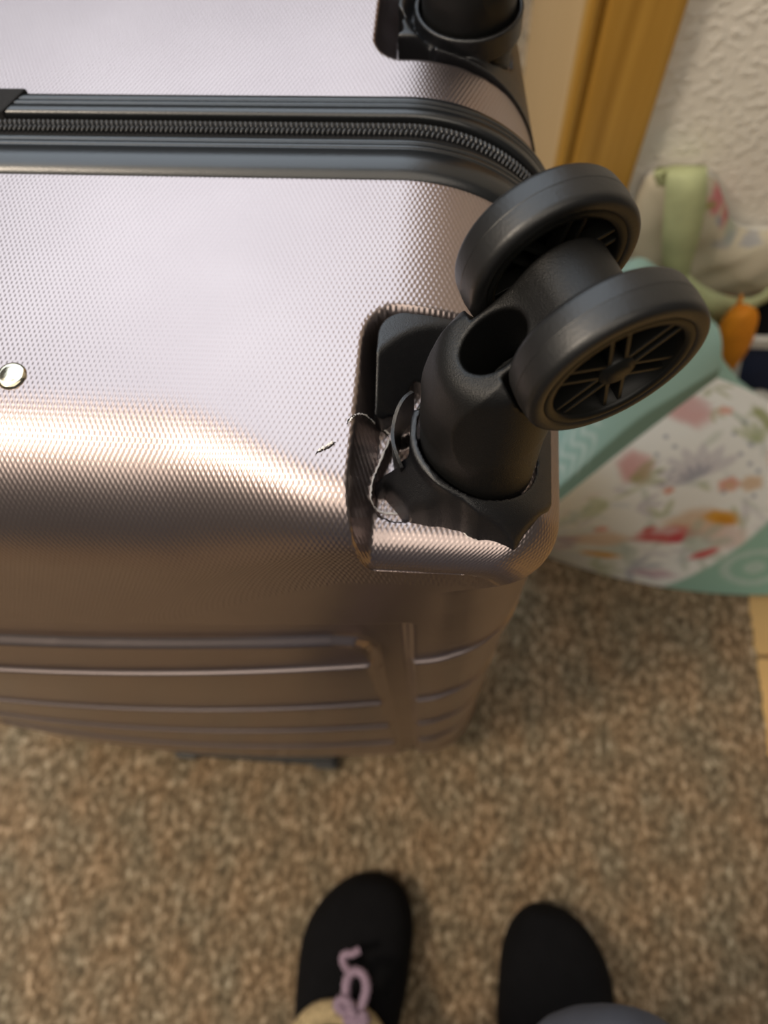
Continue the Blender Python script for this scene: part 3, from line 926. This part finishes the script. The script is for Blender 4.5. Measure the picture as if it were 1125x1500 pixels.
# standing person: trouser legs and hips as one continuous figure
def person():
    root = empty('person', (0.03, -0.26, 0), 'person in grey trousers standing at the suitcase, one knee in view', 'person')
    def cone(p, a, b, ra, rb):
        a = np.array(a); b = np.array(b); e = b - a
        t = np.clip(((p[0] - a[0]) * e[0] + (p[1] - a[1]) * e[1] + (p[2] - a[2]) * e[2]) / (e @ e), 0, 1)
        return np.sqrt((p[0] - a[0] - e[0] * t) ** 2 + (p[1] - a[1] - e[1] * t) ** 2 + (p[2] - a[2] - e[2] * t) ** 2) - (ra + (rb - ra) * t)
    def f(x, y, z):
        p = (x, y, z)
        kr = (0.100, -0.134, 0.440); kl = (-0.075, -0.235, 0.46)
        d = cone(p, (0.150, -0.275, 0.085), kr, 0.044, 0.047)
        d = smin(d, cone(p, kr, (0.098, -0.36, 0.83), 0.048, 0.088), 0.03)
        l = cone(p, (-0.072, -0.275, 0.085), kl, 0.046, 0.056)
        l = smin(l, cone(p, kl, (-0.062, -0.37, 0.83), 0.057, 0.088), 0.03)
        d = smin(d, l, 0.02)
        hip = np.sqrt(((x - 0.018) / 0.17) ** 2 + ((y + 0.38) / 0.115) ** 2 + ((z - 0.90) / 0.13) ** 2)
        d = smin(d, (hip - 1) * 0.115, 0.05)
        d = d + 0.0025 * np.sin(z * 70 + x * 30) * np.sin(x * 40 + y * 25)
        return np.maximum(np.maximum(d, 0.062 - z), z - 0.98)
    v, fc = snet(f, (-0.2, -0.52, 0.045), (0.24, -0.05, 1.0), 0.0075)
    o = mesh('trousers', v - np.array([0.03, -0.26, 0]), fc, M['denim'], root)
    # feet inside the slippers
    for (fx, fy, nm) in ((0.150, -0.255, 'sock'), (-0.070, -0.255, 'sock')):
        def ff(x, y, z):
            return smin(cone((x, y, z), (fx, fy - 0.03, 0.055), (fx - 0.004, fy + 0.085, 0.045), 0.03, 0.02),
                        cone((x, y, z), (fx, fy - 0.02, 0.05), (fx, fy - 0.02, 0.11), 0.032, 0.036), 0.02)
        vv, ffc = snet(ff, (fx - 0.05, fy - 0.08, 0.01), (fx + 0.05, fy + 0.12, 0.15), 0.005)
        mesh(nm, vv - np.array([0.03, -0.26, 0]), ffc, M['felt'], root)
person()

# ------------------------------------------------------------------ bags by the wall
C = lambda *a: np.array(a, dtype=float)
def blend(col, w, c):
    w = np.clip(w, 0, 1)[:, None]; return col * (1 - w) + np.array(c)[None] * w
def ell(p, c, rx, ry, ang, soft=0.25, wob=0.0):
    d = p - np.array(c); ca, sa = math.cos(ang), math.sin(ang)
    a = (d[:, 0] * ca + d[:, 1] * sa) / rx; b = (-d[:, 0] * sa + d[:, 1] * ca) / ry
    th = np.arctan2(b, a); r = np.hypot(a, b)
    r = r * (1 + wob * np.sin(5 * th + c[0] * 90) + 0.5 * wob * np.sin(9 * th + c[1] * 70))
    return sstep(1.0 + soft * 0.4, 1.0 - soft, r)
PINK, CORAL, RED, YEL, PEACH, LEAF, SAGE, LAV, SLATE, OLIVE, MINT = (0.66, 0.30, 0.30), (0.74, 0.28, 0.18), (0.62, 0.045, 0.05), (0.72, 0.34, 0.02), (0.70, 0.48, 0.30), \
    (0.36, 0.42, 0.16), (0.42, 0.50, 0.40), (0.50, 0.46, 0.54), (0.24, 0.27, 0.36), (0.30, 0.34, 0.10), (0.30, 0.50, 0.40)
PROJ_C = None
def to_pix(P):
    c = (P - np.array([0, 0, CAM_H])) @ CAM_R
    return np.stack([562.5 + 1100 * c[:, 0] / -c[:, 2], 750 - 1100 * c[:, 1] / -c[:, 2]], 1)

def floral_bag():
    root = empty('shopping_bag', (0.25, 0.36, 0), 'white floral print shopping bag with mint green top, standing on the carpet beside the suitcase', 'bag')
    off = np.array([0.25, 0.36, 0])
    apex = C(0.258, 0.415, 0.262)
    ctl = np.array([[C(0.095, 0.27, 0.252), C(0.176, 0.3425, 0.262), apex],
                    [C(0.108, 0.292, 0.125), C(0.262, 0.325, 0.150), C(0.420, 0.402, 0.125)],
                    [C(0.118, 0.319, 0.002), C(0.297, 0.281, 0.002), C(0.470, 0.290, 0.004)]])
    def lag(t): return np.stack([2 * (t - 0.5) * (t - 1), -4 * t * (t - 1), 2 * t * (t - 0.5)], -1)
    nu, nv = 150, 130
    u = np.linspace(0, 1, nu); w = np.linspace(0, 1, nv)
    P = np.einsum('ia,jb,bac->ijc', lag(u), lag(w), ctl)
    U, W = np.meshgrid(u, w, indexing='ij')
    P[..., 1] += 0.004 * np.sin(U * 9 + W * 4) * np.sin(W * 3.14) * np.sin(U * 3.14)
    v = P.reshape(-1, 3)
    # flat print in the panel's own coordinates (metres across / down)
    q = np.stack([U.ravel() * 0.30, W.ravel() * 0.27], 1)
    flat = v[:, :]
    pix = to_pix(v)
    def loc(px, py):                        # nearest panel coordinate of a motif
        k = np.argmin(((pix - np.array([px, py])) ** 2).sum(1)); return q[k]
    rng = np.random.default_rng(3)
    col = np.tile(np.array([[0.90, 0.91, 0.88]]), (len(v), 1))
    cream = sstep(0.13, 0.03, q[:, 0]) * 0.6
    col = blend(col, cream, (0.66, 0.60, 0.42))
    def leafs(px, py, n, L, c, a0, spread):
        nonlocal col
        o_ = loc(px, py)
        for i in range(n):
            a = a0 + spread * (i / max(n - 1, 1) - 0.5)
            d = np.array([math.cos(a), math.sin(a)]) * L * 0.6
            col = blend(col, ell(q, o_ + d, L * 0.55, L * 0.17, a, 0.3, 0.05) * 0.5, c)
    def blob(px, py, rx, ry, a, c, k=0.9, wob=0.1, soft=0.45):
        wob = wob * 0.6
        nonlocal col
        col = blend(col, ell(q, loc(px, py), rx, ry, a, soft, wob) * k, c)
    for i in range(120):
        c0 = np.array([rng.uniform(0.01, 0.29), rng.uniform(0.04, 0.26)])
        if c0[0] > 0.14 and c0[1] < 0.16 and rng.random() < 0.6: continue
        cc = [SAGE, LEAF, LAV, (0.62, 0.66, 0.68), (0.72, 0.58, 0.52), (0.45, 0.52, 0.48)][rng.integers(6)]
        col = blend(col, ell(q, c0, rng.uniform(0.010, 0.022), rng.uniform(0.003, 0.006), rng.uniform(0, 3.14), 0.5, 0.06) * rng.uniform(0.25, 0.6), cc)
    for (px, py) in [(975, 640), (988, 655), (985, 690), (970, 710), (962, 665), (1085, 665), (1098, 680), (1110, 690), (1090, 620), (1075, 635), (1100, 650), (965, 690), (980, 700), (1060, 720), (1105, 725)]:
        blob(px, py, 0.0034, 0.0030, 0, SLATE, 0.75)
    leafs(1022, 700, 7, 0.045, LAV, -math.pi / 2 + 0.2, 2.6)
    leafs(1022, 702, 5, 0.022, SLATE, -math.pi / 2, 2.2)
    blob(1005, 600, 0.024, 0.032, 0.4, PINK, 0.75); blob(1018, 588, 0.014, 0.02, 0.4, (0.72, 0.50, 0.50), 0.6)
    blob(930, 685, 0.022, 0.030, 0.3, PINK, 0.8); blob(942, 675, 0.012, 0.016, 0.3, (0.74, 0.5, 0.48), 0.5)
    leafs(918, 705, 3, 0.040, OLIVE, 0.2, 0.9)
    leafs(1042, 567, 3, 0.018, OLIVE, 1.8, 2.4); blob(1062, 600, 0.009, 0.007, 0.2, CORAL, 0.7, 0.2); leafs(1040, 605, 3, 0.014, LEAF, 1.2, 2.0)
    blob(1067, 710, 0.013, 0.011, 0.3, CORAL, 0.8, 0.15); blob(1069, 712, 0.006, 0.005, 0, PEACH, 0.8)
    blob(1100, 708, 0.014, 0.011, 0, PEACH, 0.85, 0.15)
    blob(980, 718, 0.006, 0.006, 0, CORAL, 0.85, 0.2)
    leafs(1112, 650, 4, 0.030, LEAF, -1.2, 1.2); blob(1120, 612, 0.008, 0.020, 0.3, OLIVE, 0.8); 
    blob(1020, 765, 0.040, 0.024, 0.5, PEACH, 0.75); blob(1062, 785, 0.030, 0.018, 0.5, (0.72, 0.5, 0.42), 0.6)
    blob(1055, 757, 0.022, 0.011, 0.55, YEL, 0.95, 0.14); blob(1062, 762, 0.012, 0.006, 0.6, (0.62, 0.24, 0.0), 0.7, 0.2)
    blob(972, 783, 0.034, 0.017, 0.35, RED, 0.9, 0.16); blob(975, 778, 0.019, 0.007, 0.4, (0.74, 0.50, 0.50), 0.85, 0.25); blob(990, 790, 0.010, 0.007, 0.4, (0.6, 0.05, 0.08), 0.9)
    blob(950, 775, 0.008, 0.006, 0.1, RED, 0.8, 0.2)
    leafs(970, 760, 2, 0.030, LEAF, -1.5, 0.8); leafs(1000, 805, 4, 0.045, SAGE, -0.4, 1.6); leafs(930, 800, 4, 0.040, SAGE, 2.6, 1.8)
    blob(1033, 812, 0.017, 0.006, -0.4, RED, 0.9, 0.1)
    blob(875, 790, 0.034, 0.022, 0.2, PEACH, 0.8); blob(880, 775, 0.008, 0.008, 0, CORAL, 0.8, 0.2); blob(878, 812, 0.022, 0.010, 0.25, YEL, 0.9, 0.12)
    blob(825, 790, 0.017, 0.012, 0.3, (0.42, 0.26, 0.30), 0.75); blob(832, 799, 0.009, 0.006, 0.4, (0.26, 0.10, 0.16), 0.7); blob(806, 800, 0.02, 0.018, 0, (0.66, 0.45, 0.45), 0.55)
    leafs(850, 760, 4, 0.035, SAGE, -2.2, 2.0); leafs(895, 740, 4, 0.036, LEAF, 3.4, 1.5); leafs(930, 742, 3, 0.028, LAV, 0.4, 1.4)
    leafs(865, 830, 4, 0.030, LEAF, -0.4, 2.0); leafs(920, 830, 4, 0.03, SLATE, 0.2, 2.4); blob(955, 840, 0.024, 0.009, 0, (0.58, 0.36, 0.44), 0.7, 0.2)
    # mint lower corner with a pale scribble
    e0 = loc(1005, 845); e1 = loc(1122, 768); dd = e1 - e0; nn = np.array([-dd[1], dd[0]]) / np.hypot(*dd)
    side = (q - e0) @ nn
    col = blend(col, sstep(-0.003, 0.003, side), MINT)
    s2 = loc(1105, 830); rr = np.hypot(*((q - s2) / np.array([1.6, 1.0])).T)
    col = blend(col, (np.sin(rr * 420) > 0.2) * sstep(0.028, 0.018, rr) * (side > 0.002) * 0.5, (0.62, 0.70, 0.66))
    o = mesh('floral_panel', v - off, grid_faces(nu, nv, flip=True), M['print'], root, col=col)
    # mint lid behind the panel's top edge
    top = P[:, 0, :]
    B1 = at(1046, 478, 0.300); B2 = at(925, 380, 0.345)
    L0 = np.array([0.070, 0.36, 0.245])
    back = catmull([L0, (L0 + B2) / 2 + C(-0.005, 0.0, 0.004), B2, (B1 + B2) / 2 + C(0.004, 0.004, 0), B1], 20)
    tt = np.linspace(0, len(back) - 1, nu)
    bk = np.stack([np.interp(tt, np.arange(len(back)), back[:, k]) for k in range(3)], 1)
    nl = 60
    g = np.linspace(0, 1, nl)
    Pl = top[:, None, :] * (1 - g)[None, :, None] + bk[:, None, :] * g[None, :, None]
    Pl[..., 2] += 0.010 * np.sin(g * math.pi)[None, :] + 0.006 * sstep(0.0, 0.10, g)[None, :] * sstep(1, 0.9, g)[None, :]
    lv = Pl.reshape(-1, 3)
    lp = to_pix(lv)
    lc = np.tile(np.array([[0.31, 0.47, 0.405]]), (len(lv), 1))
    Ul, G = np.meshgrid(u, g, indexing='ij'); Ul = Ul.ravel() * 0.22; G = G.ravel()
    lc = blend(lc, sstep(0.105, 0.085, G), (0.17, 0.27, 0.21))       # darker binding tape
    sc0 = np.argmin(((lp - np.array([842, 655])) ** 2).sum(1))
    ql = np.stack([Ul, G * 0.15], 1); d2 = ql - ql[sc0]
    rr = np.hypot(d2[:, 0], d2[:, 1] * 1.1)
    lc = blend(lc, (np.sin(d2[:, 0] * 520 + 3 * np.sin(d2[:, 1] * 160)) > 0.35) * sstep(0.034, 0.022, rr) * 0.6, (0.60, 0.68, 0.62))
    mesh('mint_lid', lv - off, grid_faces(nu, nl), M['print'], root, col=lc)
    # sides and back down to the floor
    rim = np.concatenate([bk[::-1], ])
    ring_top = np.concatenate([[ctl[0, 0]], bk, [apex]])
    base = ring_top.copy(); base[:, 2] = 0.002
    base = (base - base.mean(0)) * np.array([0.94, 0.94, 1]) + base.mean(0)
    base[-1] = ctl[2, 2]; base[-2] = (base[-3] + ctl[2, 2]) / 2
    base[0] = ctl[2, 0]
    sv = np.concatenate([ring_top, base]); m = len(ring_top)
    # the right flank follows the panel's free edge
    sf = [[i, i + 1, m + i + 1, m + i] for i in range(m - 2)]
    re = P[-1, ::6, :]; ne = len(re)
    o0 = len(sv)
    sv = np.concatenate([sv, re, np.repeat(ring_top[m - 2:m - 1], ne, 0) * np.linspace(1, 0, ne)[:, None] + base[m - 2:m - 1] * np.linspace(0, 1, ne)[:, None]])
    sf += [[o0 + i, o0 + i + 1, o0 + ne + i + 1, o0 + ne + i] for i in range(ne - 1)]
    mesh('side_panel', sv - off, sf, M['mint'], root, smooth=False)
floral_bag()

def tote():
    root = empty('tote_bag', (0.25, 0.545, 0.212), 'cream canvas tote with pale green strap leaning against the white wall', 'bag')
    off = np.array([0.25, 0.545, 0.212])
    pixp = [(924, 330), (940, 290), (962, 268), (1040, 272), (1060, 300), (1075, 338), (1100, 350), (1150, 356), (1200, 400), (1190, 440), (1125, 440), (1080, 452), (1045, 458), (1000, 448), (950, 430), (925, 400)]
    ring = np.array([atY(a, b, 0.541) for a, b in pixp]); ring[:, 2] = np.maximum(ring[:, 2], 0.2125)
    rr = np.concatenate([ring, ring[:1]]); sm = catmull(rr, 8)[:-1]
    c = sm.mean(0); nr = 40; m = len(sm)
    rad = np.linspace(0, 1, nr) ** 0.8
    F = c + (sm[:, None, :] - c) * rad[None, :, None]
    F[..., 1] = 0.553 - 0.022 * np.sqrt(np.clip(1 - rad ** 2.5, 0, 1))[None, :]
    xx, zz = F[..., 0], F[..., 2]
    F[..., 1] += 0.004 * np.sin((xx * 60 + zz * 45)) * (1 - rad)[None, :] + 0.002 * np.sin(xx * 120 - zz * 90) * (1 - rad)[None, :]
    v = F.reshape(-1, 3); pix = to_pix(v)
    col = np.tile(np.array([[0.60, 0.55, 0.42]]), (len(v), 1))
    P2 = pix / 1.0
    def b(px, py, rx, ry, a, cc, k): 
        nonlocal col
        k_ = np.argmin(((pix - np.array([px, py])) ** 2).sum(1))
        col = blend(col, ell(v[:, [0, 2]], v[k_, [0, 2]], rx, ry, a, 0.35, 0.12) * k, cc)
    b(1052, 292, 0.010, 0.012, 0.3, (0.62, 0.16, 0.20), 0.85); b(1063, 300, 0.005, 0.009, 0.2, (0.40, 0.04, 0.10), 0.9); b(1060, 318, 0.004, 0.010, 0.1, (0.66, 0.30, 0.26), 0.8)
    b(1040, 303, 0.008, 0.004, 0.2, OLIVE, 0.8); b(1072, 332, 0.008, 0.013, 0.1, SAGE, 0.7); b(1060, 356, 0.014, 0.007, 0, SLATE, 0.45); b(1100, 354, 0.012, 0.004, 0, SLATE, 0.6)
    b(1068, 433, 0.011, 0.004, -0.2, CORAL, 0.8); b(1054, 325, 0.003, 0.008, 0.6, SLATE, 0.6)
    mesh('canvas_body', v - off, grid_faces(m, nr, cu=True, flip=True), M['print'], root, col=col)
    Bk = sm.copy(); Bk[:, 1] = 0.5565
    bv = np.concatenate([sm * np.array([1, 0, 1]) + np.array([0, 0.553, 0]), Bk])
    bf = [[i, (i + 1) % m, m + (i + 1) % m, m + i] for i in range(m)] + [list(range(m, 2 * m))]
    mesh('canvas_back', bv - off, bf, M['white'], root, smooth=False)
    def ribbon(name, pts, thick=0.002):
        Lp = catmull([p[0] for p in pts], 8); Rp = catmull([p[1] for p in pts], 8)
        n_ = len(Lp); rows = []
        for l, r in zip(Lp, Rp):
            rows.append([l, (l + r) / 2 + C(0, -0.002, 0), r, r + C(0, thick, 0), (l + r) / 2 + C(0, thick, 0), l + C(0, thick, 0)])
        vv = np.array(rows).reshape(-1, 3)
        ff = [list(x) for x in grid_faces(n_, 6, cv=True)] + [list(range(6)), [(n_ - 1) * 6 + k for k in range(6)][::-1]]
        return mesh(name, vv - off, ff, M['green'], root)
    Yp = 0.522
    def pr(l, r, y): return (atY(*l, y), atY(*r, y))
    ribbon('strap', [pr((982, 244), (1035, 244), 0.551), pr((978, 250), (1036, 250), 0.531), pr((975, 272), (1036, 272), Yp), pr((973, 305), (1033, 305), Yp - 0.004), pr((970, 350), (1024, 350), Yp - 0.007), pr((971, 388), (1013, 388), Yp - 0.006), pr((980, 422), (1010, 408), Yp - 0.002)])
    ribbon('strap', [pr((962, 272), (984, 268), 0.545), pr((958, 254), (980, 250), 0.545), pr((966, 246), (1034, 246), 0.5515)])
    ribbon('strap', [pr((990, 440), (1008, 404), Yp - 0.006), pr((1036, 472), (1036, 424), Yp - 0.012), pr((1060, 470), (1060, 434), Yp - 0.014), pr((1085, 460), (1085, 439), Yp - 0.013), pr((1110, 449), (1112, 434), Yp - 0.010), pr((1150, 428), (1142, 408), Yp)])
tote()

# navy fabric box with white binding
bxr = empty('storage_box', (0.36, 0.527, 0), 'navy fabric storage box with white edge binding at the foot of the wall', 'box')
def bpart(nm, lo, hi, mt, bev=0.002):
    o = box(nm, np.array(lo) - C(0.36, 0.527, 0), np.array(hi) - C(0.36, 0.527, 0), mt, bxr, bev)
    return o
bpart('body', (0.20, 0.500, -0.003), (0.56, 0.555, 0.195), M['navy'])
bpart('lid', (0.202, 0.504, 0.195), (0.558, 0.555, 0.209), M['felt'], 0.003)
bpart('top_binding', (0.198, 0.496, 0.196), (0.562, 0.5035, 0.2115), M['white'], 0.002)
pl = atY(1103, 470, 0.4985); p2 = atY(1088, 590, 0.4985)
v = np.array([[pl[0] - 0.008, 0.4960, 0.197], [pl[0] + 0.008, 0.4960, 0.197], [p2[0] + 0.010, 0.4960, -0.003], [p2[0] - 0.014, 0.4960, -0.003]])
v = np.concatenate([v, v + C(0, 0.0045, 0)])
mesh('upright_binding', v - C(0.36, 0.527, 0), [[0, 3, 2, 1], [4, 5, 6, 7], [0, 1, 5, 4], [1, 2, 6, 5], [2, 3, 7, 6], [3, 0, 4, 7]], M['white'], bxr, smooth=False)

# orange pouch leaning on the box, white cloth roll beside it
def lumpy(name, ctr, rad, tilt, mat, label, cat, pinch=0.0, seam=None):
    n1, n2 = 40, 24
    th = np.linspace(0, 2 * np.pi, n1, endpoint=False); ph = np.linspace(-np.pi / 2 + 0.01, np.pi / 2 - 0.01, n2)
    T, P_ = np.meshgrid(th, ph, indexing='ij')
    e = 0.75
    sg = lambda a, p: np.sign(a) * np.abs(a) ** p
    x = rad[0] * sg(np.cos(P_), e) * sg(np.cos(T), 0.9) * (1 + pinch * np.sin(P_)); y = rad[1] * sg(np.cos(P_), e) * sg(np.sin(T), 0.9); z = rad[2] * sg(np.sin(P_), 0.9)
    r = 1 + 0.03 * np.sin(3 * T + 2 * P_) + 0.02 * np.sin(5 * T - 3 * P_)
    v = np.stack([x * r, y * r, z * r], -1).reshape(-1, 3)
    root = empty(name, ctr, label, cat); root.rotation_euler = tilt
    o = mesh('fabric', v, grid_faces(n1, n2, cu=True), mat, root)
    if seam:
        a = np.linspace(0, 2 * np.pi, 41)
        sv, sf = tube(np.stack([rad[0] * 1.0 * np.cos(a), 0 * a, rad[2] * 1.0 * np.sin(a)], 1), 0.0018, 6)
        mesh('seam', sv, sf, mat, root)
    return root
pc = atY(1073, 500, 0.482)
po = lumpy('pouch', (pc[0], 0.482, pc[2]), (0.0178, 0.013, 0.056), (0.0, math.radians(-9), 0), M['orange'], 'orange fabric pouch hanging from the rim of the navy box', 'pouch', 0.15, True)
tp = np.array([-0.004, 0.0, 0.050])
lv_, lf_ = tube(catmull([tp, tp + C(0.0, 0.008, 0.012), C(-0.003, 0.0145, 0.2125 - pc[2]), C(-0.003, 0.020, 0.2135 - pc[2])], 6), 0.0016, 6)
mesh('hanging_loop', lv_, lf_, M['orange'], po)
wc = atY(1116, 575, 0.455)
lumpy('cloth_roll', (wc[0] + 0.004, 0.455, 0.08), (0.040, 0.032, 0.081), (0.0, 0.0, 0.2), M['white'], 'white rolled cloth beside the orange pouch at the frame edge', 'cloth', 0.05, False)
